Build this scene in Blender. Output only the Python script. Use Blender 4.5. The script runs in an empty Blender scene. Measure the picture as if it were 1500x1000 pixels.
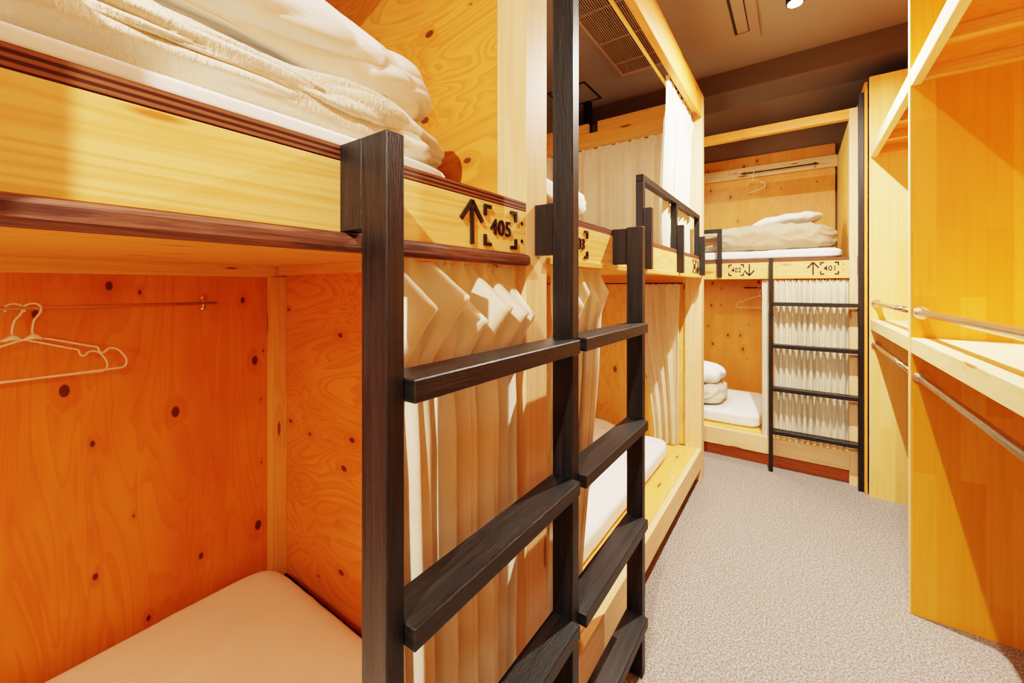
import bpy, bmesh, math, random
from mathutils import Vector, noise, Matrix
random.seed(7)
SC = bpy.context.scene
COL = SC.collection
PI = math.pi

# ------------------------------------------------------------------ materials
def lin(r, g, b):
    f = lambda c: (c/255/12.92) if c/255 <= .04045 else ((c/255+.055)/1.055)**2.4
    return (f(r), f(g), f(b), 1)

def new_mat(name, rough=.6, spec=.4):
    m = bpy.data.materials.new(name); m.use_nodes = True
    nt = m.node_tree; b = nt.nodes['Principled BSDF']
    b.inputs['Roughness'].default_value = rough
    b.inputs['Specular IOR Level'].default_value = spec
    return m, nt, b

def N(nt, t, **kw):
    n = nt.nodes.new(t)
    for k, v in kw.items():
        if k in n.inputs: n.inputs[k].default_value = v
        else: setattr(n, k, v)
    return n

def L(nt, a, b): nt.links.new(a, b)

def mth(nt, op, a, b=None, c=None, clamp=False):
    n = nt.nodes.new('ShaderNodeMath'); n.operation = op; n.use_clamp = clamp
    for i, v in enumerate((a, b, c)):
        if v is None: continue
        if isinstance(v, (int, float)): n.inputs[i].default_value = v
        else: L(nt, v, n.inputs[i])
    return n.outputs[0]

def mixc(nt, fac, a, b, mode='MIX'):
    n = nt.nodes.new('ShaderNodeMix'); n.data_type = 'RGBA'; n.blend_type = mode
    if isinstance(fac, (int, float)): n.inputs[0].default_value = fac
    else: L(nt, fac, n.inputs[0])
    for i, v in ((6, a), (7, b)):
        if isinstance(v, tuple): n.inputs[i].default_value = v
        else: L(nt, v, n.inputs[i])
    return n.outputs[2]

def ramp(nt, fac, stops):
    n = nt.nodes.new('ShaderNodeValToRGB'); cr = n.color_ramp
    while len(cr.elements) > 1: cr.elements.remove(cr.elements[-1])
    cr.elements[0].position = stops[0][0]; cr.elements[0].color = stops[0][1]
    for p, c in stops[1:]:
        e = cr.elements.new(p); e.color = c
    L(nt, fac, n.inputs[0]); return n.outputs[0]

def uvvec(nt, su, sv):
    tc = nt.nodes.new('ShaderNodeUVMap')
    tc.uv_map = 'UVMap'
    mp = N(nt, 'ShaderNodeMapping'); mp.inputs['Scale'].default_value = (su, sv, 1)
    L(nt, tc.outputs[0], mp.inputs[0]); return mp.outputs[0]

W0, W1 = (0, 0, 0, 1), (1, 1, 1, 1)

def knots(nt, su, sv, dens_thr, rad, seed=0.0):
    """sparse knots in uv metres: returns (core mask, ring mask)"""
    v = uvvec(nt, su, sv)
    vo = N(nt, 'ShaderNodeTexVoronoi', voronoi_dimensions='2D'); vo.inputs['Scale'].default_value = 1
    L(nt, v, vo.inputs['Vector'])
    sep = nt.nodes.new('ShaderNodeSeparateColor'); L(nt, vo.outputs['Color'], sep.inputs[0])
    keep = mth(nt, 'GREATER_THAN', sep.outputs[0], dens_thr)
    r = mth(nt, 'MULTIPLY_ADD', sep.outputs[1], rad, rad*.35)
    core = mth(nt, 'MULTIPLY', mth(nt, 'SMOOTH_MIN', 1, mth(nt, 'MULTIPLY', mth(nt, 'SUBTRACT', r, vo.outputs['Distance']), 3/rad, clamp=True), .1), keep, clamp=True)
    halo = mth(nt, 'MULTIPLY', mth(nt, 'MULTIPLY', mth(nt, 'SUBTRACT', mth(nt, 'MULTIPLY', r, 3.2), vo.outputs['Distance']), .8/rad, clamp=True), keep, clamp=True)
    return core, halo

def plywood(name, light, dark, knotc, ks=4.5, kd=.45, cont=7.0, blotch=.5, stretch=3.6, lc=.62):
    m, nt, b = new_mat(name, .42, .35)
    core, halo = knots(nt, ks*.75, ks*1.3, kd, .075)
    v = uvvec(nt, 1.0*(3.6/stretch)**.5, stretch)
    n1 = N(nt, 'ShaderNodeTexNoise', noise_dimensions='2D', Scale=1.25, Detail=2.6, Roughness=.5, Distortion=.7)
    L(nt, v, n1.inputs['Vector'])
    f = mth(nt, 'ADD', n1.outputs[0], mth(nt, 'MULTIPLY', halo, .06))
    k = mth(nt, 'FRACT', mth(nt, 'MULTIPLY', f, cont*2.2))
    lines = ramp(nt, k, [(0, (.0,)*3+(1,)), (.45, (.25,)*3+(1,)), (.8, (.8,)*3+(1,)), (.9, W1), (1, W0)])
    vf = uvvec(nt, 4, 130)
    n2 = N(nt, 'ShaderNodeTexNoise', noise_dimensions='2D', Scale=1.0, Detail=3, Roughness=.6); L(nt, vf, n2.inputs['Vector'])
    c = mixc(nt, mth(nt, 'MULTIPLY', lines, lc), light, dark)
    n3 = N(nt, 'ShaderNodeTexNoise', noise_dimensions='2D', Scale=2.2, Detail=2); L(nt, uvvec(nt, .8, 2), n3.inputs['Vector'])
    c = mixc(nt, mth(nt, 'MULTIPLY', ramp(nt, n3.outputs[0], [(.4, W0), (.7, W1)]), blotch), c, dark)
    c = mixc(nt, mth(nt, 'MULTIPLY', ramp(nt, n2.outputs[0], [(.35, W0), (.75, W1)]), .25), c, light)
    c = mixc(nt, mth(nt, 'MULTIPLY', halo, .35), c, dark)
    c = mixc(nt, mth(nt, 'MULTIPLY', core, .9), c, knotc)
    L(nt, c, b.inputs['Base Color'])
    bp = N(nt, 'ShaderNodeBump', Strength=.12, Distance=.002); L(nt, n2.outputs[0], bp.inputs['Height']); L(nt, bp.outputs[0], b.inputs['Normal'])
    return m

def pine(name, light, dark, knotc, rough=.5, kd=.72, ks=3.0, line=.5):
    m, nt, b = new_mat(name, rough, .35)
    core, halo = knots(nt, ks*.7, ks*3.5, kd, .11)
    n1 = N(nt, 'ShaderNodeTexNoise', noise_dimensions='2D', Scale=1.0, Detail=2, Roughness=.5, Distortion=.3); L(nt, uvvec(nt, .6, 15), n1.inputs['Vector'])
    f = mth(nt, 'ADD', n1.outputs[0], mth(nt, 'MULTIPLY', halo, .1))
    k = mth(nt, 'PINGPONG', mth(nt, 'MULTIPLY', f, 14), 1)
    n2 = N(nt, 'ShaderNodeTexNoise', noise_dimensions='2D', Scale=1.0, Detail=3, Roughness=.6); L(nt, uvvec(nt, 3, 160), n2.inputs['Vector'])
    c = mixc(nt, mth(nt, 'MULTIPLY', ramp(nt, k, [(.3, W0), (1, W1)]), line), light, dark)
    c = mixc(nt, mth(nt, 'MULTIPLY', ramp(nt, n2.outputs[0], [(.4, W0), (.8, W1)]), .25), c, dark)
    n3 = N(nt, 'ShaderNodeTexNoise', noise_dimensions='2D', Scale=1.0, Detail=1); L(nt, uvvec(nt, .6, 3), n3.inputs['Vector'])
    c = mixc(nt, mth(nt, 'MULTIPLY', ramp(nt, n3.outputs[0], [(.4, W0), (.7, W1)]), .3), c, dark)
    c = mixc(nt, mth(nt, 'MULTIPLY', halo, .3), c, dark)
    c = mixc(nt, mth(nt, 'MULTIPLY', core, .85), c, knotc)
    L(nt, c, b.inputs['Base Color'])
    bp = N(nt, 'ShaderNodeBump', Strength=.1, Distance=.002); L(nt, n2.outputs[0], bp.inputs['Height']); L(nt, bp.outputs[0], b.inputs['Normal'])
    return m

def planks(name, c1, c2, c3, w=.075):
    m, nt, b = new_mat(name, .38, .35)
    br = N(nt, 'ShaderNodeTexBrick', offset=.37, offset_frequency=2, squash=1)
    br.inputs['Scale'].default_value = 1; br.inputs['Mortar Size'].default_value = 0
    br.inputs['Brick Width'].default_value = .8; br.inputs['Row Height'].default_value = w
    br.inputs['Color1'].default_value = c1; br.inputs['Color2'].default_value = c2
    L(nt, uvvec(nt, 1, 1), br.inputs['Vector'])
    n2 = N(nt, 'ShaderNodeTexNoise', noise_dimensions='2D', Scale=1.0, Detail=3, Roughness=.6); L(nt, uvvec(nt, 1.6, 45), n2.inputs['Vector'])
    c = mixc(nt, mth(nt, 'MULTIPLY', ramp(nt, n2.outputs[0], [(.45, W0), (.8, W1)]), .4), br.outputs['Color'], c3)
    L(nt, c, b.inputs['Base Color'])
    return m

def stained(name, c1, c2, rough=.45):
    m, nt, b = new_mat(name, rough, .5)
    n1 = N(nt, 'ShaderNodeTexNoise', noise_dimensions='2D', Scale=1.0, Detail=4, Roughness=.65, Distortion=.4); L(nt, uvvec(nt, 4, 70), n1.inputs['Vector'])
    c = ramp(nt, n1.outputs[0], [(.35, c1), (.7, c2)])
    L(nt, c, b.inputs['Base Color'])
    n2 = N(nt, 'ShaderNodeTexNoise', noise_dimensions='2D', Scale=1.0, Detail=3, Roughness=.7); L(nt, uvvec(nt, 25, 260), n2.inputs['Vector'])
    bp = N(nt, 'ShaderNodeBump', Strength=.35, Distance=.002); L(nt, n2.outputs[0], bp.inputs['Height']); L(nt, bp.outputs[0], b.inputs['Normal'])
    return m

def plyedge(name):
    m, nt, b = new_mat(name, .6, .3)
    tc = nt.nodes.new('ShaderNodeTexCoord'); sp = nt.nodes.new('ShaderNodeSeparateXYZ'); L(nt, tc.outputs['Object'], sp.inputs[0])
    n1 = N(nt, 'ShaderNodeTexNoise', noise_dimensions='2D', Scale=1.0, Detail=4, Roughness=.7); L(nt, uvvec(nt, 14, 420), n1.inputs['Vector'])
    z = mth(nt, 'FRACT', mth(nt, 'ADD', mth(nt, 'MULTIPLY', mth(nt, 'SUBTRACT', sp.outputs[2], 1.703), 118), mth(nt, 'MULTIPLY', n1.outputs[0], .12)))
    s = ramp(nt, z, [(0, W0), (.42, W0), (.5, W1), (.92, W1), (1, W0)])
    c = mixc(nt, s, lin(64, 30, 16), lin(136, 88, 56))
    c = mixc(nt, mth(nt, 'MULTIPLY', ramp(nt, n1.outputs[0], [(.5, W0), (.7, W1)]), .5), c, lin(70, 38, 22))
    L(nt, c, b.inputs['Base Color']); return m

def cloth(name, c, c2=None, weave=900, bump=.15, rough=.85, trans=0.0, crinkle=0):
    m, nt, b = new_mat(name, rough, .15)
    tc = nt.nodes.new('ShaderNodeTexCoord')
    n1 = N(nt, 'ShaderNodeTexNoise', Scale=6, Detail=3); L(nt, tc.outputs['Object'], n1.inputs['Vector'])
    col = mixc(nt, ramp(nt, n1.outputs[0], [(.35, W0), (.7, W1)]), c, c2 or c)
    L(nt, col, b.inputs['Base Color'])
    b.inputs['Sheen Weight'].default_value = .15
    n2 = N(nt, 'ShaderNodeTexNoise', Scale=weave, Detail=1); L(nt, tc.outputs['Object'], n2.inputs['Vector'])
    bp = N(nt, 'ShaderNodeBump', Strength=bump, Distance=.001); L(nt, n2.outputs[0], bp.inputs['Height'])
    nrm = bp.outputs[0]
    if crinkle:
        mp = N(nt, 'ShaderNodeMapping'); mp.inputs['Scale'].default_value = (70, 150, 70)
        L(nt, tc.outputs['Object'], mp.inputs[0])
        n3 = N(nt, 'ShaderNodeTexNoise', Scale=1.0, Detail=3, Roughness=.6, Distortion=.6); L(nt, mp.outputs[0], n3.inputs['Vector'])
        b3 = N(nt, 'ShaderNodeBump', Strength=crinkle, Distance=.006); L(nt, n3.outputs[0], b3.inputs['Height']); L(nt, nrm, b3.inputs['Normal'])
        nrm = b3.outputs[0]
    L(nt, nrm, b.inputs['Normal'])
    if trans:
        tr = nt.nodes.new('ShaderNodeBsdfTranslucent'); tr.inputs[0].default_value = c
        mx = nt.nodes.new('ShaderNodeMixShader'); mx.inputs[0].default_value = trans
        out = nt.nodes['Material Output']
        L(nt, b.outputs[0], mx.inputs[1]); L(nt, tr.outputs[0], mx.inputs[2]); L(nt, mx.outputs[0], out.inputs[0])
    return m

def carpet(name):
    m, nt, b = new_mat(name, .95, .05)
    tc = nt.nodes.new('ShaderNodeTexCoord')
    n1 = N(nt, 'ShaderNodeTexNoise', Scale=120, Detail=3, Roughness=.8); L(nt, tc.outputs['Object'], n1.inputs['Vector'])
    n2 = N(nt, 'ShaderNodeTexVoronoi', Scale=150); L(nt, tc.outputs['Object'], n2.inputs['Vector'])
    n3 = N(nt, 'ShaderNodeTexNoise', Scale=1.6, Detail=2); L(nt, tc.outputs['Object'], n3.inputs['Vector'])
    c = ramp(nt, n1.outputs[0], [(.36, lin(96, 88, 82)), (.5, lin(160, 150, 143)), (.62, lin(222, 216, 210))])
    c = mixc(nt, mth(nt, 'MULTIPLY', n2.outputs['Distance'], .6, clamp=True), c, lin(126, 113, 103))
    c = mixc(nt, mth(nt, 'MULTIPLY', n3.outputs[0], .25), c, lin(140, 126, 114))
    L(nt, c, b.inputs['Base Color'])
    bp = N(nt, 'ShaderNodeBump', Strength=.6, Distance=.006); L(nt, n1.outputs[0], bp.inputs['Height']); L(nt, bp.outputs[0], b.inputs['Normal'])
    return m

def plain(name, c, rough=.5, metal=0, spec=.5, var=.0):
    m, nt, b = new_mat(name, rough, spec)
    tc = nt.nodes.new('ShaderNodeTexCoord')
    n1 = N(nt, 'ShaderNodeTexNoise', Scale=3, Detail=3); L(nt, tc.outputs['Object'], n1.inputs['Vector'])
    dk = tuple(x*(1-var) for x in c[:3])+(1,)
    L(nt, mixc(nt, n1.outputs[0], c, dk), b.inputs['Base Color'])
    b.inputs['Metallic'].default_value = metal
    return m

def emit(name, c, s):
    m = bpy.data.materials.new(name); m.use_nodes = True; nt = m.node_tree
    b = nt.nodes['Principled BSDF']; b.inputs['Emission Color'].default_value = c; b.inputs['Emission Strength'].default_value = s
    b.inputs['Base Color'].default_value = c
    return m

M = {}
M['ply_back'] = plywood('orange_plywood', lin(234, 146, 54), lin(204, 98, 26), lin(70, 22, 8), ks=5.2, kd=.5, cont=4.0, stretch=6.5, lc=.42)
M['ply_end'] = plywood('yellow_plywood', lin(238, 158, 74), lin(206, 110, 38), lin(90, 36, 14), ks=5.5, kd=.6, cont=6.5, blotch=.35)
M['ply_far'] = plywood('far_plywood', lin(240, 166, 86), lin(218, 128, 52), lin(110, 44, 16), ks=5.0, kd=.35, cont=2.5, stretch=7, lc=.3, blotch=.35)
M['ply_side'] = plywood('side_plywood', lin(244, 196, 118), lin(226, 158, 74), lin(120, 50, 14), ks=4, kd=.7, cont=3.0, blotch=.2)
M['pine'] = pine('pale_pine', lin(240, 204, 158), lin(226, 174, 116), lin(150, 80, 26))
M['pine_warm'] = pine('warm_pine', lin(244, 190, 110), lin(228, 152, 68), lin(120, 50, 16))
M['pine_face'] = pine('front_board_pine', lin(242, 200, 128), lin(220, 158, 80), lin(188, 100, 36), line=.6, kd=.8, ks=2.2)
M['pine_orange'] = pine('orange_pine', lin(236, 160, 78), lin(214, 124, 46), lin(110, 40, 12))
M['red_wood'] = pine('red_brown_wood', lin(176, 98, 50), lin(138, 66, 30), lin(80, 30, 12))
M['shelf'] = pine('shelf_pine', lin(250, 224, 170), lin(236, 196, 126), lin(180, 110, 50), kd=.9)
M['planks_deep'] = planks('orange_planks_warm_lit', lin(245, 174, 66), lin(232, 150, 44), lin(214, 128, 34))  # orange planks with the divider's suspected warm glow put into their colour
M['planks_pale'] = planks('pale_planks', lin(246, 208, 138), lin(240, 192, 114), lin(226, 166, 82))
M['black'] = stained('black_stained_oak', lin(11, 11, 11), lin(34, 33, 33))
M['brown_edge'] = stained('brown_moulding_wood', lin(78, 46, 34), lin(138, 94, 74), .6)
M['ply_edge'] = plyedge('layered_plywood_edge')
M['curtain'] = cloth('cream_curtain', lin(228, 219, 196), lin(220, 210, 186), trans=.04)
M['curtain_thin'] = cloth('sheer_beige_curtain', lin(232, 218, 190), lin(224, 208, 178), trans=.25)
M['sheet'] = cloth('white_sheet', lin(246, 244, 240), lin(238, 236, 232), weave=700)
M['sheet_warm_lit'] = cloth('warm_lit_sheet', lin(244, 232, 218), lin(240, 226, 210), weave=700)  # white sheet, the bunk's warm light tinted into its colour
M['blanket'] = cloth('cream_seersucker', lin(224, 214, 194), lin(212, 200, 176), weave=600, crinkle=.55)
M['beige'] = cloth('beige_duvet', lin(178, 160, 134), lin(168, 148, 122), weave=600)
M['pillow'] = cloth('white_pillow_cotton', lin(246, 245, 243), lin(238, 236, 234), weave=700)
M['carpet'] = carpet('grey_brown_carpet')
M['ceiling'] = plain('taupe_ceiling', lin(122, 113, 103), .8, var=.1)
M['beam'] = plain('dark_beam_paint', lin(86, 78, 70), .8, var=.12)
M['wall'] = plain('taupe_wall', lin(140, 120, 100), .8, var=.1)
M['unit'] = plain('taupe_plastic', lin(118, 104, 90), .55, var=.05)
M['slot'] = plain('dark_slot', lin(16, 13, 12), .7)
M['grille'] = plain('grille_bar', lin(150, 128, 104), .5)
M['steel'] = plain('polished_steel', lin(226, 218, 208), .2, metal=1)
M['screw'] = plain('dark_screw', lin(60, 40, 26), .4, metal=.6)
M['wire'] = plain('pale_plastic_wire', lin(238, 214, 190), .3)
M['letter'] = plain('black_lettering', lin(24, 20, 18), .5)
M['matte_black'] = plain('matte_black_metal', lin(20, 20, 22), .4, metal=.3)
M['lamp_face'] = emit('lamp_face', (1, .93, .8, 1), 60)

# ------------------------------------------------------------------ mesh helpers
def box(bm, x0, x1, y0, y1, z0, z1, bev=.0015):
    x0, x1 = min(x0, x1), max(x0, x1); y0, y1 = min(y0, y1), max(y0, y1); z0, z1 = min(z0, z1), max(z0, z1)
    vs = [bm.verts.new((x, y, z)) for x in (x0, x1) for y in (y0, y1) for z in (z0, z1)]
    F = [(0, 1, 3, 2), (4, 6, 7, 5), (0, 4, 5, 1), (2, 3, 7, 6), (0, 2, 6, 4), (1, 5, 7, 3)]
    fs = [bm.faces.new([vs[i] for i in f]) for f in F]
    b = min(bev, .3*min(x1-x0, y1-y0, z1-z0))
    if b > 0:
        es = list({e for f in fs for e in f.edges})
        bmesh.ops.bevel(bm, geom=es, offset=b, segments=1, affect='EDGES', profile=.5)

def tube(bm, pts, r, seg=10, cap=True):
    pts = [Vector(p) for p in pts]
    rings = []
    up = None
    for i, p in enumerate(pts):
        d = (pts[min(i+1, len(pts)-1)] - pts[max(i-1, 0)]).normalized()
        if up is None:
            up = Vector((0, 0, 1)) if abs(d.z) < .9 else Vector((1, 0, 0))
        a = (up - d*up.dot(d)).normalized(); b = d.cross(a); up = a
        rr = r[i] if isinstance(r, (list, tuple)) else r
        rings.append([bm.verts.new(p + (a*math.cos(t) + b*math.sin(t))*rr) for t in [2*PI*k/seg for k in range(seg)]])
    for i in range(len(rings)-1):
        for k in range(seg):
            bm.faces.new((rings[i][k], rings[i][(k+1) % seg], rings[i+1][(k+1) % seg], rings[i+1][k]))
    if cap:
        bm.faces.new(rings[0][::-1]); bm.faces.new(rings[-1])

def obj(name, bm, mat, parent=None, grain='y', smooth=False, kind=None, off=None):
    bm.normal_update()
    uvl = bm.loops.layers.uv.new('UVMap')
    gi = 'xyz'.index(grain)
    ou, ov = (random.uniform(0, 20), random.uniform(0, 20)) if off is None else off
    for f in bm.faces:
        n = f.normal; ax = max(range(3), key=lambda i: abs(n[i]))
        if ax == gi: o = [i for i in range(3) if i != gi]; a, b = o
        else: a = gi; b = [i for i in range(3) if i not in (ax, gi)][0]
        for l in f.loops:
            l[uvl].uv = (l.vert.co[a]+ou, l.vert.co[b]+ov)
    bmesh.ops.recalc_face_normals(bm, faces=bm.faces)
    me = bpy.data.meshes.new(name)
    loc = Vector((0, 0, 0))
    if parent is not None:
        p = parent
        while p is not None:
            loc += p.location; p = p.parent
        bmesh.ops.translate(bm, verts=bm.verts, vec=-loc)
    bm.to_mesh(me); bm.free()
    me.materials.append(mat)
    if smooth:
        for p in me.polygons: p.use_smooth = True
    o = bpy.data.objects.new(name, me); COL.objects.link(o)
    if parent is not None: o.parent = parent
    if kind: o['kind'] = kind
    return o

def part(name, boxes, mat, parent=None, grain='y', bev=.0015, kind=None):
    bm = bmesh.new()
    for b in boxes: box(bm, *b, bev=bev)
    return obj(name, bm, mat, parent, grain, kind=kind)

def thing(name, label, cat, loc, group=None):
    o = bpy.data.objects.new(name, None); COL.objects.link(o); o.location = loc
    o.empty_display_size = .1
    o['label'] = label; o['category'] = cat
    if group: o['group'] = group
    return o

def tag(o, label, cat, group=None):
    o['label'] = label; o['category'] = cat
    if group: o['group'] = group
    return o

def recenter(o, p):
    """put a parentless mesh's origin at p"""
    p = Vector(p); o.data.transform(Matrix.Translation(-p)); o.location = p
    return o

# soft body: superellipsoid from a gridded cube with folds
def soft(name, x0, x1, y0, y1, z0, z1, mat, n=4, nz=None, cuts=40, disp=(), seed=0, flat=True, pinch=0, parent=None, shape=None):
    bm = bmesh.new()
    c = Vector(((x0+x1)/2, (y0+y1)/2, (z0+z1)/2)); h = Vector(((x1-x0)/2, (y1-y0)/2, (z1-z0)/2))
    K = cuts
    vmap = {}
    def vert(i, j, k):
        key = (i, j, k)
        if key in vmap: return vmap[key]
        p = Vector((i/K*2-1, j/K*2-1, k/K*2-1))
        s = (abs(p.x)**n + abs(p.y)**n + abs(p.z)**(nz or n))**(1/n)
        q = p/s
        v = bm.verts.new((c.x+q.x*h.x, c.y+q.y*h.y, c.z+q.z*h.z)); vmap[key] = v
        return v
    for ax in range(3):
        for side in (0, K):
            for a in range(K):
                for b in range(K):
                    idx = []
                    for (da, db) in ((0, 0), (1, 0), (1, 1), (0, 1)):
                        t = [0, 0, 0]; t[ax] = side; t[(ax+1) % 3] = a+da; t[(ax+2) % 3] = b+db
                        idx.append(vert(*t))
                    bm.faces.new(idx)
    bmesh.ops.recalc_face_normals(bm, faces=bm.faces); bm.normal_update()
    nn = [(v, v.normal.copy(), v.co.copy()) for v in bm.verts]
    for v, nr, co in nn:
        q = Vector(((co.x-c.x)/h.x, (co.y-c.y)/h.y, (co.z-c.z)/h.z))
        if pinch:
            r = max(abs(q.x), abs(q.y)); v.co.z = c.z + (v.co.z-c.z)*(1-pinch*r**3)
        d = 0
        for amp, sc, ridge in disp:
            s3 = Vector(sc) if isinstance(sc, tuple) else Vector((sc, sc, sc))
            p = Vector((co.x*s3.x+seed*7.3, co.y*s3.y+seed*3.1, co.z*s3.z))
            w = noise.noise_vector(p*.5)*.6
            t = noise.noise(p + w)
            if ridge: t = 1-2*abs(t)**.7
            d += amp*t
        if flat: d *= min(1, max(0, (co.z - z0)/(h.z*.6)))
        v.co += nr*d
        if shape: v.co = shape(v.co, q)
        if flat and v.co.z < z0: v.co.z = z0
    o = obj(name, bm, mat, parent, smooth=True)
    return o

def curtain(name, axis, top, bot, plane, z1, z0, folds, amp, mat, seed=0, pouch=0, out=1, nz=70, parent=None, flare=0, per=14, head=.06, omega=.5, planebot=None, fine=0, irr=1):
    """axis: 'y' curtain runs along Y in plane X=plane; 'x' runs along X in plane Y=plane. out: direction of outward normal sign."""
    rnd = random.Random(seed)
    nu = folds*per
    ph = [rnd.uniform(-.35, .35) for _ in range(folds+2)]
    am = [rnd.uniform(.65, 1.25) for _ in range(folds+2)]
    po = [rnd.uniform(.75, 1.15) for _ in range(folds+2)]
    zz = [rnd.uniform(-.02, .02) for _ in range(folds+2)]
    bm = bmesh.new(); rows = []
    H = z1-z0
    for j in range(nz+1):
        v = (j/nz)**1.5 if pouch else j/nz
        z = z1 - H*v
        d = z1-z
        row = []
        e = v*v*(3-2*v)
        a0 = top[0]+(bot[0]-top[0])*e; a1 = top[1]+(bot[1]-top[1])*e
        pl = plane + ((planebot if planebot is not None else plane)-plane)*e
        for i in range(nu+1):
            s = i/nu; fi = s*folds; k = int(min(fi, folds-1)); fr = fi-k
            am_ = am[k]*(1-fr)+am[k+1]*fr; ph_ = ph[k]*(1-fr)+ph[k+1]*fr
            th = 2*PI*fi + ph_*irr*min(1, d/.2)*2
            A = amp*am_
            # pinched heading, then deeper folds
            hf = .35+.65*min(1, d/.16)
            fall = A*hf*(math.sin(th) + .28*math.sin(2*th+ph_*5+1))
            if fine: fall += A*fine*min(1, max(0, (d-.12)/.25))*math.sin(th*2.0+ph_*6+.7)
            # crisp little ruffles in the heading
            if d < head: fall += amp*.35*math.sin(th*3+ph_*9)*(1-d/head)
            lat = omega*A*hf*math.sin(2*th)*1.0
            fall += .004*noise.noise(Vector((s*9+seed, z*3, 0)))
            if pouch:
                kk = min(int(fi), folds); c = .5-.5*math.cos(2*PI*fi)
                dd = .105+zz[kk]*1.6
                prof = max(0, 1-abs(d-dd)/(.105 if d < dd else .16))
                prof = prof**1.15
                fall = fall*(1-.8*prof*c) + pouch*po[kk]*c**1.3*prof
                lat += pouch*.55*po[kk]*c*prof
            zs = z
            if j == 0: zs += .006*math.sin(th*2+ph_*4)
            u = a0+(a1-a0)*s+lat
            if axis == 'y': p = (pl+out*(fall+flare*v*v), u, zs)
            else: p = (u, pl+out*(fall+flare*v*v), zs)
            row.append(bm.verts.new(p))
        rows.append(row)
    for j in range(nz):
        for i in range(nu):
            bm.faces.new((rows[j][i], rows[j][i+1], rows[j+1][i+1], rows[j+1][i]))
    o = obj(name, bm, mat, parent, smooth=True, grain='z')
    return o

# ------------------------------------------------------------------ room shell
XL, XR, YB, YF, ZC = -2.08, 1.08, -1.75, 5.42, 3.30
def struct(name, boxes, mat, grain='y'):
    return part(name, boxes, mat, None, grain, kind='structure', bev=0)
struct('floor', [(XL-.1, XR+.1, YB-.1, YF+.1, -.05, 0)], M['carpet'])
struct('ceiling', [(XL-.1, XR+.1, YB-.1, YF+.1, ZC, ZC+.05)], M['ceiling'])
struct('wall_left', [(XL-.1, XL, YB, YF, 0, ZC)], M['wall'])
struct('wall_right', [(XR, XR+.1, YB, YF, 0, ZC)], M['wall'])
struct('wall_far', [(XL-.1, XR+.1, YF, YF+.1, 0, ZC)], M['wall'])
struct('wall_near', [(XL-.1, XR+.1, YB-.1, YB, 0, ZC)], M['wall'])
struct('trim_1', [(XL, XR, 3.79, 4.18, 3.13, ZC)], M['beam'])      # dropped ceiling beam

# ------------------------------------------------------------------ bunks
LX = -.603           # front plane of the left bunks
FY = 3.97            # front plane of the far bunk
def ML(x, y): return (LX-y, x)        # local (along, depth) -> world for left row
def MF(x, y): return (x, FY+y)
def bxs(Mp, lst):
    out = []
    for (a0, a1, d0, d1, z0, z1) in lst:
        p = Mp(a0, d0); q = Mp(a1, d1)
        out.append((p[0], q[0], p[1], q[1], z0, z1))
    return out

ZT, ZP, ZB = 1.729, 1.704, 1.5875
DEP = 1.43
def text_mesh(s, size):
    cu = bpy.data.curves.new('t', 'FONT'); cu.body = s; cu.size = size; cu.align_x = 'CENTER'; cu.align_y = 'CENTER'
    cu.extrude = .0018; cu.offset = size*.014; cu.space_character = 1.08
    o = bpy.data.objects.new('t', cu); COL.objects.link(o)
    dg = bpy.context.evaluated_depsgraph_get(); dg.update()
    me = bpy.data.meshes.new_from_object(o.evaluated_get(dg))
    vs = [v.co.copy() for v in me.vertices]; fs = [tuple(p.vertices) for p in me.polygons]
    bpy.data.objects.remove(o); bpy.data.curves.remove(cu); bpy.data.meshes.remove(me)
    return vs, fs

def sign(Mp, bunk, txt, num0, num1, arrow, up, side, zc=1.646, hh=.049, dirn=1):
    """number sign: digits within four corner brackets; arrow beside. local along coords."""
    T = .006
    def quad(bm, pts, th):
        # extruded polygon given in (a,z)
        f = [bm.verts.new((*Mp(a, -.0008), z)) for a, z in pts]; g = [bm.verts.new((*Mp(a, -T), z)) for a, z in pts]
        bm.faces.new(f); bm.faces.new(g[::-1])
        for i in range(len(pts)): bm.faces.new((f[i], f[(i+1) % len(pts)], g[(i+1) % len(pts)], g[i]))
    # brackets
    w = .0085; ln = .027
    for a, sa in ((num0, 1), (num1, -1)):
        for z, sz in ((zc+hh, -1), (zc-hh, 1)):
            bm = bmesh.new()
            quad(bm, [(a, z), (a+sa*ln, z), (a+sa*ln, z+sz*w), (a+sa*w, z+sz*w), (a+sa*w, z+sz*ln), (a, z+sz*ln)], T)
            obj('sign_bracket', bm, M['letter'], bunk)
    bm = bmesh.new(); c = (num0+num1)/2
    vs, fs = text_mesh(txt, .054)
    xs = [v.x for v in vs]; wd = max(xs)-min(xs); sc = (num1-num0)*.62/wd
    ys = [v.y for v in vs]; my = (max(ys)+min(ys))/2; mx = (max(xs)+min(xs))/2
    bv = [bm.verts.new((*Mp(c+(v.x-mx)*sc, -.0008-(v.z+.0018)), zc+(v.y-my)*1.0)) for v in vs]
    for f in fs:
        try: bm.faces.new([bv[i] for i in f])
        except ValueError: pass
    obj('sign_number', bm, M['letter'], bunk)
    if arrow is not None:
        bm = bmesh.new(); s = 1 if up else -1; a = arrow; w = .0048
        tip = zc+s*hh; quad(bm, [(a-w, zc-s*hh), (a+w, zc-s*hh), (a+w, tip-s*.008), (a-w, tip-s*.008)], T)
        for k in (-1, 1):
            dx, dz = .036*k, -.044*s
            l = math.hypot(dx, dz); nx, nz = -dz/l*w*1.0, dx/l*w*1.0
            quad(bm, [(a+nx, tip+nz), (a+dx+nx, tip+dz+nz), (a+dx-nx, tip+dz-nz), (a-nx, tip-nz)], T)
        obj('sign_arrow', bm, M['letter'], bunk)

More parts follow.
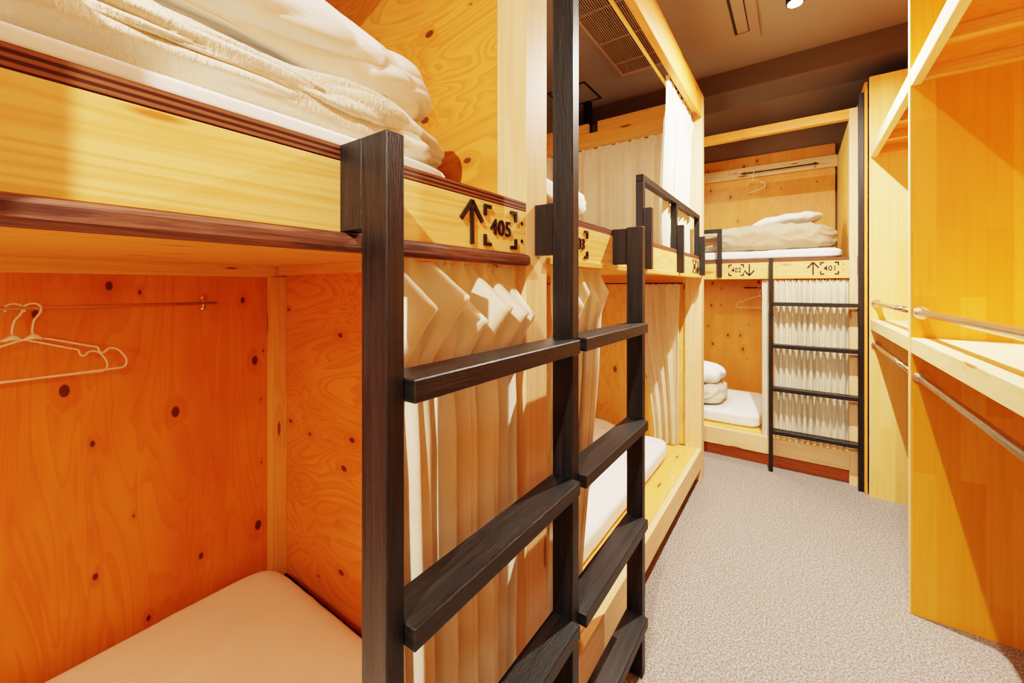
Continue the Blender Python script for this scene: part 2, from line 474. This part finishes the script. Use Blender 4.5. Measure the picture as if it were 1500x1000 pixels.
def dots(Mp, bunk, pts, r=.005, mat='screw', name='screw'):
    for a, z in pts:
        bm = bmesh.new(); p = Mp(a, .004); q = Mp(a, -.002)
        tube(bm, [(*p, z), (*q, z)], r, 10); obj(name, bm, M[mat], bunk)

def make_bunk(Mp, ga, gd, x0, x1, label, posts, mould, backm, endm, back_top=2.98, beam=True, beamz=(2.80, 3.0), end_upper=True, end_lower=True, near_end=False, deck=.25):
    mid = Mp((x0+x1)/2, DEP/2)
    b = thing('bunk_bed', label, 'bunk bed', (mid[0], mid[1], 0))
    for (p0, p1, zt, dd) in posts:
        part('post', bxs(Mp, [(p0, p1, 0, dd, 0, zt)]), M['pine'], b, 'z')
    part('front_board', bxs(Mp, [(x0, x1, 0, .04, ZB, ZP)]), M['pine_face'], b, ga)
    part('bed_base', bxs(Mp, [(x0, x1, 0, DEP-.02, ZP, ZT)]), M['ply_edge'], b, ga)
    part('soffit', bxs(Mp, [(x0, x1, .04, DEP-.02, ZB+.008, ZP)]), M['pine_warm'], b, ga)
    if mould == 'brown':
        bm = bmesh.new()
        box(bm, *bxs(Mp, [(x0, x1, -.018, .02, 1.557, ZB-.002)])[0], bev=.007)
        obj('edge_moulding', bm, M['brown_edge'], b, ga)
    else:
        part('edge_moulding', bxs(Mp, [(x0, x1, -.012, .05, 1.567, ZB-.001)]), M['pine_warm'], b, ga)
    part('back_panel', bxs(Mp, [(x0, x1, DEP-.018, DEP, .02, back_top)]), M[backm], b, 'z', bev=0)
    part('platform', bxs(Mp, [(x0, x1, .035, DEP-.02, deck-.035, deck)]), M['pine_warm'], b, ga)
    part('platform_board', bxs(Mp, [(x0, x1, 0, .034, .11, .25)]), M['pine'], b, ga)
    part('kick_board', bxs(Mp, [(x0, x1, .05, .07, 0.001, deck-.035)]), M['red_wood'], b, ga)
    return b

# --- bay 1 (nearest, 405)
b1 = make_bunk(ML, 'y', 'x', -1.43, .92, 'nearest pine bunk bed, its upper front board marked 405 with an up arrow',
               [(-1.53, -1.43, 3.0, .1), (.92, 1.03, 3.0, .1)], 'brown', 'ply_back', 'ply_end', deck=.15)
XB = LX-DEP+.018
part('end_panel', [(XB, LX-.1, 0.94, .955, .15, ZB+.008)], M['ply_end'], b1, 'x', bev=0)
part('end_panel', [(XB, LX-.1, .94, .955, ZT, 2.98)], M['ply_end'], b1, 'x', bev=0)
part('end_panel', [(XB, LX, -1.43, -1.415, .25, ZB+.008)], M['ply_end'], b1, 'x', bev=0)
part('corner_post', [(XB, XB+.05, .875, .94, .15, 1.545)], M['pine_warm'], b1, 'z')
part('corner_post', [(XB, XB+.05, .875, .94, ZT, 2.98)], M['pine_warm'], b1, 'z')
part('back_rail', [(XB, XB+.04, -1.41, .94, 1.545, ZB+.008)], M['pine_warm'], b1, 'y')
part('end_rail', [(XB+.05, LX-.1, .90, .94, 1.555, ZB+.008)], M['pine_warm'], b1, 'x')
part('back_rail', [(XB, XB+.04, -1.41, .875, 2.84, 2.98)], M['pine_warm'], b1, 'y')
part('top_beam', [(LX-.04, LX, -1.43, .92, 2.80, 3.0)], M['pine_warm'], b1, 'y')
part('safety_upright', [(-.5455, -.484, -.22, -.18, 1.45, 2.075)], M['black'], b1, 'z')
part('safety_bracket', [(LX+.0005, -.546, -.22, -.18, 1.59, 1.7285)], M['black'], b1, 'z')
sign(ML, b1, '405', .7345, .869, .692, True, 1)
dots(ML, b1, [(.897, 1.669), (.897, 1.622)])

# --- bay 2 (middle, 403/404)
b2 = make_bunk(ML, 'y', 'x', 1.03, 3.38, 'middle pine bunk bed beyond the tall ladder rail, its front board marked 403',
               [(3.38, 3.48, 3.0, .12)], 'pine', 'ply_far', 'ply_side')
part('top_beam', [(LX-.04, LX, 1.03, 3.38, 2.80, 3.0)], M['pine_orange'], b2, 'y')
part('end_beam', [(-2.0, LX-.12, 3.40, 3.44, 2.73, 2.895)], M['pine_warm'], b2, 'x')
part('end_beam', [(-1.464, LX-.12, 3.40, 3.44, 2.895, 2.987)], M['pine_warm'], b2, 'x')
part('end_beam', [(-2.0, -1.557, 3.40, 3.44, 2.895, 2.987)], M['pine_warm'], b2, 'x')
part('end_panel', [(XB, LX-.12, 3.40, 3.415, .25, ZB+.008)], M['ply_side'], b2, 'z', bev=0)
part('end_panel', [(XB, LX-.12, 3.455, 3.47, ZT, 2.73)], M['ply_side'], b2, 'z', bev=0)
part('end_rail', [(XB, LX-.12, 3.36, 3.40, 1.535, ZB+.008)], M['pine_warm'], b2, 'x')
sign(ML, b2, '403', 1.175, 1.31, 1.10, True, 1)
sign(ML, b2, '404', 3.055, 3.165, 3.225, False, 1)

# --- far bunk (401/402)
b3 = make_bunk(MF, 'x', 'y', -1.98, .322, 'far pine bunk bed across the aisle end, its board marked 402 and 401',
               [(.322, .392, 2.85, .07)], 'pine', 'ply_far', 'ply_far', back_top=3.0)
part('top_beam', [(-1.98, .322, FY, FY+.05, 2.775, 2.85)], M['pine_orange'], b3, 'x')
part('side_panel', [(.34, .355, FY+.07, FY+DEP-.02, .25, ZB)], M['ply_side'], b3, 'z', bev=0)
part('side_panel', [(.34, .355, FY+.07, FY+DEP-.02, ZT, 2.85)], M['ply_side'], b3, 'z', bev=0)
part('back_rail', [(-1.98, .338, FY+DEP-.06, FY+DEP-.018, 2.75, 2.87)], M['pine'], b3, 'x')
part('outer_panel', [(.398, .414, 3.86, FY+DEP, 0, 2.98)], M['pine_orange'], b3, 'z', bev=0)
sign(MF, b3, '402', -.491, -.372, -.333, False, 1)
sign(MF, b3, '401', .144, .261, .101, True, 1)
dots(MF, b3, [(.285, 1.675), (.285, 1.627)], r=.004)

# ------------------------------------------------------------------ ladders
RX0, RX1, RXF = -.5455, -.484, -.4615
lad = thing('ladder', 'black wooden double bunk ladder in the foreground with three upright rails', 'ladder', (-.515, .97, 0))
Ys = [(.371, .404), (.962, .999), (1.547, 1.583)]
tops = [1.729, 3.28, 1.733]
for (y0, y1), zt in zip(Ys, tops):
    part('rail', [(RX0, RX1, y0, y1, 0, zt)], M['black'], lad, 'z', bev=.002)
for (y0, y1) in Ys:
    part('bracket', [(LX+.0005 if y0 != .962 else LX+.0005, RX0, y0, y1, 1.5885, 1.7285)], M['black'], lad, 'z', bev=.001)
for zt in (1.362, .993, .619, .246):
    part('rung', [(RX0, RXF, Ys[0][1], Ys[1][0], zt-.036, zt)], M['black'], lad, 'y', bev=.002)
    part('rung', [(RX0, RXF, Ys[1][1], Ys[2][0], zt-.036, zt)], M['black'], lad, 'y', bev=.002)

lad2 = thing('ladder', 'slim black ladder on the far bunk with one short and one tall rail', 'ladder', (.1, 3.9, 0))
part('rail', [(-.19, -.162, 3.885, 3.93, 0, 1.735)], M['black'], lad2, 'z')
part('rail', [(.366, .396, 3.885, 3.93, 0, 2.92)], M['black'], lad2, 'z')
part('bracket', [(-.19, -.162, 3.93, FY-.001, 1.59, 1.728)], M['black'], lad2, 'z')
part('bracket', [(.366, .390, 3.93, FY-.001, 1.59, 1.728)], M['black'], lad2, 'z')
for zt in (1.376, 1.037, .69, .345):
    part('rung', [(-.162, .366, 3.862, 3.94, zt-.03, zt)], M['black'], lad2, 'x')

# ------------------------------------------------------------------ guard rails
g = thing('guard_rail', 'black guard rail with three uprights on the middle bunk edge', 'guard rail', (-.61, 2.62, 1.584), 'upper bunk guard rails')
for y in (1.94, 2.60, 3.285):
    part('upright', [(LX-.036, LX-.001, y, y+.035, 1.73, 2.008)], M['black'], g, 'z')
    part('bracket', [(LX+.0005, LX+.038, y, y+.035, 1.584, 1.878)], M['black'], g, 'z')
    part('connector', [(LX-.01, LX+.004, y+.002, y+.033, 1.733, 1.876)], M['black'], g, 'z')
part('top_bar', [(LX-.036, LX+.0, 1.94, 3.32, 2.0085, 2.042)], M['black'], g, 'y')
g = thing('guard_rail', 'short black guard rail at the left end of the far bunk', 'guard rail', (-1.0, FY-.01, 1.584), 'upper bunk guard rails')
for x in (-.575, -1.2):
    part('upright', [(x, x+.035, FY-.038, FY-.001, 1.584, 1.973)], M['black'], g, 'z')
part('top_bar', [(-1.2, -.54, FY-.038, FY-.001, 1.9735, 2.008)], M['black'], g, 'x')
for o in COL.objects:
    if o.name.startswith('guard_rail') and 'group' in o: del o['group']

# ------------------------------------------------------------------ mattresses and bedding
def mk(o, label, cat, base, group=None):
    tag(o, label, cat, group); recenter(o, base); return o
mk(soft('mattress', -1.955, -.86, -1.3, .872, .15, .262, M['sheet_warm_lit'], n=14, nz=6, cuts=44, disp=((.006, 2.2, False), (.003, (6, 3, 6), True))),
   'peach lit mattress in the lower bunk at bottom left, bare sheet', 'mattress', (-1.4, -.25, .15))
mk(soft('mattress', -1.62, -.632, -1.2, .715, ZT, 1.768, M['sheet'], n=12, nz=5, cuts=44, disp=((.004, 3, False),)),
   'thin white mattress edge under the cream blanket at top left', 'mattress', (-1.12, -.27, ZT))
mk(soft('mattress', -1.75, -.775, 1.3, 3.15, .25, .362, M['sheet'], n=14, nz=6, cuts=44, disp=((.007, 4, False),)),
   'white mattress on the lower middle bunk behind the black rungs', 'mattress', (-1.26, 2.2, .25))
mk(soft('mattress', -1.7, -.78, 1.1, 3.1, ZT, 1.758, M['sheet'], n=16, nz=5, cuts=24),
   'thin white mattress on the upper middle bunk under folded bedding', 'mattress', (-1.2, 2.1, ZT))
mk(soft('mattress', -1.7, .29, FY+.03, 4.98, ZT, 1.805, M['sheet'], n=14, nz=4, cuts=44, disp=((.008, (5, 9, 9), True),)),
   'white mattress under the beige duvet on the far upper bunk', 'mattress', (-.7, 4.5, ZT))
mk(soft('mattress', -1.9, -.26, FY+.15, 5.1, .25, .365, M['sheet'], n=14, nz=6, cuts=40, disp=((.005, 4, False),)),
   'white mattress on the far lower bunk beside its stacked bedding', 'mattress', (-1.1, 4.5, .25))

def slope_y(yend, y0, drop):
    def f(co, q):
        t = max(0, (co.y-y0)/(yend-y0))
        return Vector((co.x, co.y, co.z-drop*t*t*max(0, q.z*.5+.5)))
    return f
mk(soft('blanket', -1.5, -.645, -.95, .815, 1.76, 1.905, M['blanket'], n=4.5, nz=2.6, cuts=100, seed=2,
        disp=((.018, (5, 2.2, 5), False), (-.026, (9, 2.6, 12), True), (-.008, (22, 6, 26), True), (.0015, (90, 60, 90), False))),
   'crinkled cream blanket heaped on the nearest upper bunk', 'blanket', (-1.08, -.1, 1.76))
mk(soft('duvet', -1.6, -.70, -.85, .80, 1.91, 2.075, M['pillow'], n=6.0, nz=2.4, cuts=90, seed=5, flat=False,
        disp=((.012, (3, 2.4, 4), False), (-.018, (8, 3.6, 9), True), (-.006, (20, 9, 18), True))),
   'smooth white duvet lying on top of the cream blanket at top left', 'duvet', (-1.2, -.1, 1.94))
mk(soft('duvet', -1.5, -.71, 1.13, 1.64, 1.765, 1.93, M['sheet'], n=3, cuts=40, seed=9, disp=((.03, (6, 6, 6), True),)),
   'white folded duvet just visible behind the tall black rail', 'duvet', (-1.1, 1.4, 1.765))
mk(soft('pillow', -1.5, -.95, 1.2, 1.7, 1.935, 2.10, M['pillow'], n=3, cuts=30, seed=4, flat=False, disp=((.015, (6, 6, 6), True),), pinch=.3),
   'white pillow on folded duvet, glimpsed left of the tall black rail', 'pillow', (-1.2, 1.45, 1.93))
mk(soft('duvet', -1.0, .27, FY+.07, 4.85, 1.80, 2.04, M['beige'], n=3.6, cuts=60, seed=3, disp=((.028, (4, 4, 6), False), (.014, (10, 6, 12), True))),
   'rolled beige duvet on the far upper bunk', 'duvet', (-.4, 4.45, 1.84))
mk(soft('pillow', -.36, .18, 4.35, 4.8, 2.05, 2.165, M['pillow'], n=2.6, cuts=36, seed=6, flat=False, pinch=.55, disp=((.012, 7, True),),
        shape=lambda co, q: Vector((co.x, co.y, co.z+.03*q.x))),
   'white pillow lying on top of the rolled beige duvet', 'pillow', (-.1, 4.55, 2.02))
mk(soft('blanket', -1.05, -.58, 4.2, 4.75, .36, .55, M['blanket'], n=3.4, cuts=40, seed=8, disp=((.02, (6, 6, 16), True),)),
   'folded cream blanket at the left end of the far lower bunk', 'blanket', (-.8, 4.5, .36))
mk(soft('pillow', -1.05, -.60, 4.22, 4.72, .545, .72, M['pillow'], n=2.8, cuts=36, seed=11, flat=False, disp=((.02, 7, True),), pinch=.35),
   'crumpled white pillow stacked on the folded blanket, far lower bunk', 'pillow', (-.82, 4.47, .55))
mk(soft('pillow', -1.65, -1.1, 2.6, 3.05, .36, .47, M['pillow'], n=2.8, cuts=30, seed=12, flat=False, pinch=.5, disp=((.012, 7, True),)),
   'white pillow on the lower middle bunk, half hidden by curtain and rail', 'pillow', (-1.35, 2.8, .36))
mk(soft('blanket', -1.6, -.95, 1.5, 2.3, .362, .50, M['blanket'], n=3.6, cuts=40, seed=13, disp=((.02, (6, 6, 10), True),)),
   'folded cream blanket on the lower middle bunk behind the curtain', 'blanket', (-1.3, 1.9, .36))

# ------------------------------------------------------------------ curtains
mk(curtain('curtain', 'y', (.447, .915), (.485, .905), -.632, 1.553, .12, 6, .018, M['curtain'], seed=3, fine=.9, pouch=.085, per=26, nz=110, omega=.6),
   'cream gathered curtain behind the left ladder rungs, below sign 405', 'curtain', (-.62, .66, 0))
mk(curtain('curtain', 'y', (1.10, 1.50), (1.04, 1.30), -.635, 1.56, .17, 5, .018, M['curtain'], seed=5, fine=.7, pouch=.05, per=24, nz=90, omega=.7),
   'cream curtain bunched behind the right ladder rungs, below sign 403', 'curtain', (-.62, 1.2, 0))
mk(curtain('curtain', 'x', (-1.10, -.745), (-.93, -.745), 3.32, 1.52, .262, 4, .016, M['curtain_thin'], seed=8, per=18),
   'pale cream curtain at the far end of the lower middle bunk', 'curtain', (-.85, 3.32, .3))
mk(curtain('curtain', 'y', (2.60, 3.30), (2.44, 3.14), -.668, 2.815, 1.74, 7, .03, M['curtain'], seed=11, pouch=.045, per=18, nz=70, flare=.02),
   'bright cream curtain drawn back at the upper middle bunk post', 'curtain', (-.62, 2.9, 1.75))
mk(curtain('curtain', 'x', (-1.95, -.76), (-1.95, -.76), 3.33, 2.725, 1.765, 8, .02, M['curtain_thin'], seed=14, per=18, omega=.15),
   'beige curtain hanging across the far end of the upper middle bunk', 'curtain', (-1.3, 3.33, 1.75))
mk(curtain('curtain', 'x', (-.158, .318), (-.158, .318), 4.0-.02, 1.553, .27, 12, .024, M['curtain'], seed=21, pouch=0, per=20, nz=60, out=-1, omega=.05, irr=.5, head=.05),
   'cream pleated curtain behind the far ladder, below sign 401', 'curtain', (.07, 4.0, .27))
mk(curtain('curtain', 'x', (-.243, -.19), (-.245, -.175), 4.0-.01, 1.553, .25, 2, .012, M['curtain'], seed=23, per=16, out=-1, omega=.4),
   'narrow cream curtain strip left of the far ladder', 'curtain', (-.21, 4.0, .25))

# curtain rails
def rail_thing(label, pts, r, mat, knobs=(), base=None, name='curtain_rail'):
    bm = bmesh.new(); tube(bm, pts, r, 10)
    t = thing(name, label, 'rail', base or pts[0])
    obj('pole', bm, mat, t, smooth=True)
    return t
def brackets(t, pts, d, name='bracket', hh=.022):
    for p in pts:
        bm = bmesh.new(); p = Vector(p); d = Vector(d)
        tube(bm, [p, p+d], .0045, 8)
        q = p+d*.93
        tube(bm, [q+Vector((0, 0, -.001))-d.normalized()*.002, q+d*.07], .011, 12)
        for s in (-1, 1):
            tube(bm, [q+Vector((0, 0, s*hh)), q+Vector((0, 0, s*hh))+d*.07], .009, 10)
        tube(bm, [q+Vector((0, 0, -hh)), q+Vector((0, 0, hh))], .005, 8)
        obj(name, bm, M['steel'], t, smooth=True)
t = rail_thing('curtain rail under the top beam of the middle bunk', [(-.685, 1.1, 2.79), (-.685, 3.37, 2.79)], .009, M['pine_warm'])
t = rail_thing('curtain rail below the far end beam of the middle bunk', [(-1.98, 3.375, 2.735), (-.73, 3.375, 2.735)], .006, M['screw'])
t = rail_thing('thin curtain rail inside the lower middle bunk end', [(-1.98, 3.345, 1.528), (-.73, 3.345, 1.528)], .005, M['screw'])

# ------------------------------------------------------------------ clothes rails and hangers in the bunks
t = thing('clothes_rail', 'thin steel clothes rail on the back panel of the nearest lower bunk', 'rail', (-1.955, -.1, 1.434))
bm = bmesh.new(); tube(bm, [(-1.955, -.9, 1.434), (-1.955, .655, 1.434)], .006, 10); obj('pole', bm, M['steel'], t, smooth=True)
brackets(t, [(-1.955, .625, 1.434), (-1.955, -.85, 1.434)], (-.055, 0, 0))
t = thing('clothes_rail', 'dark clothes rail high on the back of the far upper bunk', 'rail', (-.17, 5.28, 2.79))
bm = bmesh.new(); tube(bm, [(-.53, 5.28, 2.79), (.18, 5.28, 2.79)], .007, 10); obj('pole', bm, M['screw'], t, smooth=True)
brackets(t, [(-.50, 5.28, 2.79), (.15, 5.28, 2.79)], (0, .058, 0))
t = thing('clothes_rail', 'dark clothes rail in the far lower bunk', 'rail', (-.2, 5.28, 1.49))
bm = bmesh.new(); tube(bm, [(-.50, 5.28, 1.49), (.18, 5.28, 1.49)], .007, 10); obj('pole', bm, M['screw'], t, smooth=True)
brackets(t, [(-.47, 5.28, 1.49), (.15, 5.28, 1.49)], (0, .098, 0))

def spline(pts, n=8):
    out = []
    P = [pts[0]]+list(pts)+[pts[-1]]
    for i in range(1, len(P)-2):
        for k in range(n):
            t = k/n
            a, b, c, d = [Vector(P[i+j]) for j in (-1, 0, 1, 2)]
            out.append(.5*((2*b)+(c-a)*t+(2*a-5*b+4*c-d)*t*t+(3*b-a-3*c+d)*t**3))
    out.append(Vector(pts[-1])); return out

def hanger(label, top, ang, r=.0032, mat='wire', w=.21, tilt=0.0, group=None, hook='wire'):
    """wire clothes hanger: hook over a rail at 'top' (centre of rail), plane rotated by ang about Z (ang=0: along X)"""
    t = thing('clothes_hanger', label, 'hanger', (top[0], top[1], top[2]-.012), group)
    ca, sa = math.cos(ang), math.sin(ang)
    def W(a, z):
        a2 = a*math.cos(tilt)-z*math.sin(tilt); z2 = a*math.sin(tilt)+z*math.cos(tilt)
        return Vector((top[0]+ca*a2, top[1]+sa*a2, top[2]+z2))
    # hook across the rail; drawn in the hanger plane like a swivelled hook
    hk = [(-.016, -.012), (-.017, .004), (-.006, .0125), (.008, .012), (.017, .001), (.014, -.018), (.002, -.04), (-.002, -.07), (0, -.095)]
    bm = bmesh.new(); tube(bm, spline([W(a, z) for a, z in hk], 5), r, 8); obj('hook', bm, M[hook], t, smooth=True)
    bm = bmesh.new()
    half = [(.0, -.096), (.03, -.101), (w*.56, -.134), (w*.66, -.142), (w*.685, -.158), (w*.73, -.163), (w*.80, -.150), (w*.9, -.157), (w*.985, -.185), (w*1.0, -.206), (w*.96, -.221), (w*.85, -.222)]
    R = spline([W(a, z) for a, z in half], 5); Lp = spline([W(-a, z) for a, z in half], 5)
    tube(bm, R+Lp[::-1], r, 8, cap=False)
    obj('frame', bm, M[mat], t, smooth=True)
    bm = bmesh.new()
    tube(bm, [W(-.02, -.099), W(0, -.088), W(.02, -.099)], [r*1.5, r*3, r*1.5], 8); obj('neck', bm, M[mat], t, smooth=True)
    return t
RZ = 1.434
hanger('pale wire clothes hanger on the nearest bunk rail, the left of two', (-1.957, .128, RZ+.001), PI/2+.03, tilt=-.02)
hanger('pale wire clothes hanger on the nearest bunk rail, the right of two', (-1.953, .165, RZ+.001), PI/2-.06, tilt=.02)
hanger('white clothes hanger on the rail of the far upper bunk', (-.41, 5.272, 2.792), -.95, r=.004, w=.22)
hanger('pale clothes hanger on the rail of the far lower bunk', (-.34, 5.272, 1.492), .15, r=.004, w=.23)

# ------------------------------------------------------------------ wardrobes
WX = .426; WB = 1.05
def wardrobe(label, y0, y1, face_mat, edge0, end_near=False):
    t = thing('open_wardrobe', label, 'wardrobe', ((WX+WB)/2, (y0+y1)/2, 0))
    part('side_panel', [(WX, WB, y1, y1+.03, 0, 3.0 if y1 > 3 else 3.27)], M[face_mat], t, 'z', bev=.001)
    if end_near: part('side_panel', [(WX, WB, y0-.03, y0, 0, 3.27)], M[face_mat], t, 'z')
    part('back_panel', [(WB-.015, WB, y0, y1, 0, 3.0)], M['planks_deep'], t, 'z', bev=0)
    part('edge_strip', [(WX-.004, WX-.0002, y1, y1+.03, 0, 3.0 if y1 > 3 else 3.27)], M['shelf'], t, 'z', bev=0)
    s = part('shelf', [(WX+.035, WB-.015, y0, y1, 1.235, 1.268)], M['shelf'], t, 'y')
    part('shelf_edge', [(WX, WX+.035, y0, y1, 1.197, 1.268)], M['shelf'], s, 'y', bev=.003)
    s = part('shelf', [(WX+.035, WB-.015, y0, y1, 2.482, 2.50)], M['ply_end'], t, 'x', bev=0)
    part('shelf_edge', [(WX, WX+.035, y0, y1, 2.42, 2.50)], M['shelf'], s, 'y', bev=.003)
    n = int((y1-y0)/.36)+1
    ys = [y1-.04-i*.34 for i in range(int((y1-y0-.06)/.34)+1)]
    for yy in ys:
        part('batten', [(WX+.035, WB-.015, yy, yy+.04, 2.432, 2.482)], M['pine_warm'], s, 'x')
    for z in (1.382, 1.086):
        bm = bmesh.new(); tube(bm, [(.458, y0+.002, z), (.458, y1-.002, z)], .016, 20)
        rod = obj('hanging_rod', bm, M['steel'], t, smooth=True)
        for (ya, yb) in ((y1-.001, y1-.012), (y0+.001, y0+.012)):
            bm = bmesh.new()
            tube(bm, [(.458, ya, z), (.458, yb, z)], .029, 24)
            tube(bm, [(.458, yb, z), (.458, yb+(yb-ya)*1.4, z)], .0205, 20)
            obj('flange', bm, M['steel'], rod, smooth=False)
    return t
wardrobe('large open pine wardrobe at right with two steel hanging rods', -.9, 2.57, 'planks_deep', True, True)
wardrobe('narrow open pine wardrobe bay beyond the tall divider panel', 2.601, 3.83, 'planks_pale', True)

# ------------------------------------------------------------------ ceiling equipment
CZ = ZC
ac = thing('ceiling_air_conditioner', 'taupe cassette air conditioner with slatted grille in the ceiling', 'air conditioner', (-.73, 2.85, CZ-.02))
bm = bmesh.new()
box(bm, -1.25, -.21, 1.95, 3.36, CZ-.022, CZ-.0005, bev=.004)
es = [e for e in bm.edges if abs(e.verts[0].co.z-e.verts[1].co.z) > .01]
bmesh.ops.bevel(bm, geom=es, offset=.05, segments=5, affect='EDGES')
obj('housing', bm, M['unit'], ac)
part('intake_recess', [(-1.19, -.80, 2.05, 3.29, CZ-.0245, CZ-.0225)], M['slot'], ac, bev=0)
bm = bmesh.new()
for i in range(27):
    x = -1.185+i*.0142
    box(bm, x, x+.005, 2.06, 3.28, CZ-.030, CZ-.025, bev=0)
for y in (2.06, 2.42, 2.78, 3.10): box(bm, -1.185, -.81, y, y+.007, CZ-.032, CZ-.0255, bev=0)
for b_ in ((-1.20, -1.187, 2.04, 3.305), (-.807, -.795, 2.04, 3.305), (-1.187, -.807, 3.284, 3.305), (-1.187, -.807, 2.04, 2.058)):
    box(bm, *b_, CZ-.031, CZ-.0245, bev=0)
obj('grille', bm, M['grille'], ac)
for (x0, x1, y0, y1) in ((-.36, -.27, 2.5, 3.24),):
    f = part('air_slot', [(x0, x1, y0, y1, CZ-.025, CZ-.0225)], M['slot'], ac, bev=0)
    part('louvre', [(x0+.018, x1-.006, y0+.01, y1-.018, CZ-.031, CZ-.0255)], M['unit'], f, bev=.002)
h = thing('access_hatch', 'square ceiling access hatch outlined in black beside the grille', 'hatch', (-1.71, 3.44, CZ-.004))
bm = bmesh.new()
for b_ in ((-1.9, -1.52, 3.25, 3.268), (-1.9, -1.52, 3.612, 3.63), (-1.9, -1.882, 3.268, 3.612), (-1.538, -1.52, 3.268, 3.612)):
    box(bm, *b_, CZ-.006, CZ-.0005, bev=0)
obj('frame', bm, M['slot'], h)
part('lid', [(-1.88, -1.54, 3.27, 3.61, CZ-.004, CZ-.0005)], M['ceiling'], h, bev=0)

def spotlamp(label, x, y, zb, energy, col=(1, .91, .78), on=True, size=.032):
    t = thing('ceiling_spotlight', label, 'spotlight', (x, y, CZ-.001), None)
    bm = bmesh.new(); tube(bm, [(x, y, CZ-.001), (x, y, zb+.004)], .042, 24); tube(bm, [(x, y, zb+.0035), (x, y, zb)], .042, 24)
    obj('housing', bm, M['matte_black'], t, smooth=False)
    bm = bmesh.new(); tube(bm, [(x, y, zb-.0005), (x, y, zb-.003)], .033, 24)
    obj('lens', bm, M['lamp_face'] if on else M['unit'], t)
    if on:
        l = bpy.data.lights.new('spotlight_beam', 'AREA'); l.shape = 'DISK'; l.size = size; l.energy = energy; l.color = col
        try: l.spread = math.radians(175)
        except Exception: pass
        o = bpy.data.objects.new('spotlight_beam', l); COL.objects.link(o); o.location = (x, y, zb-.006)
EN = 115
spotlamp('lit black ceiling spotlight above the aisle by the far bunk', -.01, 2.66, 3.03, EN)
spotlamp('lit black ceiling spotlight above the camera end of the aisle', .0, -1.24, 3.03, 165)
spotlamp('unlit black cylinder spotlight above the middle bunk end beam', -1.68, 3.66, 2.995, 0, on=False)

def fill(name, loc, rot, sx, sy, e, col):
    l = bpy.data.lights.new(name, 'AREA'); l.shape = 'RECTANGLE'; l.size = sx; l.size_y = sy; l.energy = e; l.color = col
    o = bpy.data.objects.new(name, l); COL.objects.link(o); o.location = loc; o.rotation_euler = rot
    return o
# near bunk lamp inferred from its warm glow; other lights are added, unseen fills
fill('bunk_lamp_near', (-1.0, -.5, 1.55), (0, 0, 0), .5, .3, 14, (1, .80, .55))
fill('bunk_fill_middle', (-1.2, 1.9, 1.55), (0, 0, 0), .5, .3, 8, (1, .84, .62))
fill('bunk_fill_far', (-.8, 4.4, 1.55), (0, 0, 0), .5, .3, 9, (1, .86, .66))
fill('upper_bunk_fill', (-1.0, 4.35, 2.7), (0, -.75, 0), .5, .3, 15, (1, .88, .7))  # added to brighten the dim upper bunks, no fixture modelled
fill('upper_bunk_fill', (-1.3, 2.3, 2.9), (0, 0, 0), .5, .4, 12, (1, .88, .7))
fill('room_fill', (0.0, -1.1, 3.2), (math.radians(20), 0, 0), .9, .6, 7, (1, .93, .84))  # soft unseen fill added over the room
fill('aisle_fill', (0.05, 1.3, 3.25), (0, 0, 0), .5, 1.2, 7, (1, .93, .84))  # soft unseen fill added over the aisle

# ------------------------------------------------------------------ world, camera, colour
w = bpy.data.worlds.new('World'); SC.world = w; w.use_nodes = True
w.node_tree.nodes['Background'].inputs[0].default_value = (.9, .8, .7, 1)
w.node_tree.nodes['Background'].inputs[1].default_value = .3
cam = bpy.data.cameras.new('Camera'); co = bpy.data.objects.new('Camera', cam); COL.objects.link(co)
cam.sensor_width = 36; cam.sensor_fit = 'HORIZONTAL'; cam.lens = 591/1500*36
cam.shift_y = -80/1500; cam.clip_start = .02
co.location = (0, 0, 1.5); co.rotation_euler = (PI/2, 0, math.radians(35.27))
SC.camera = co
SC.view_settings.view_transform = 'Filmic'
SC.view_settings.look = 'High Contrast'
SC.view_settings.exposure = .02
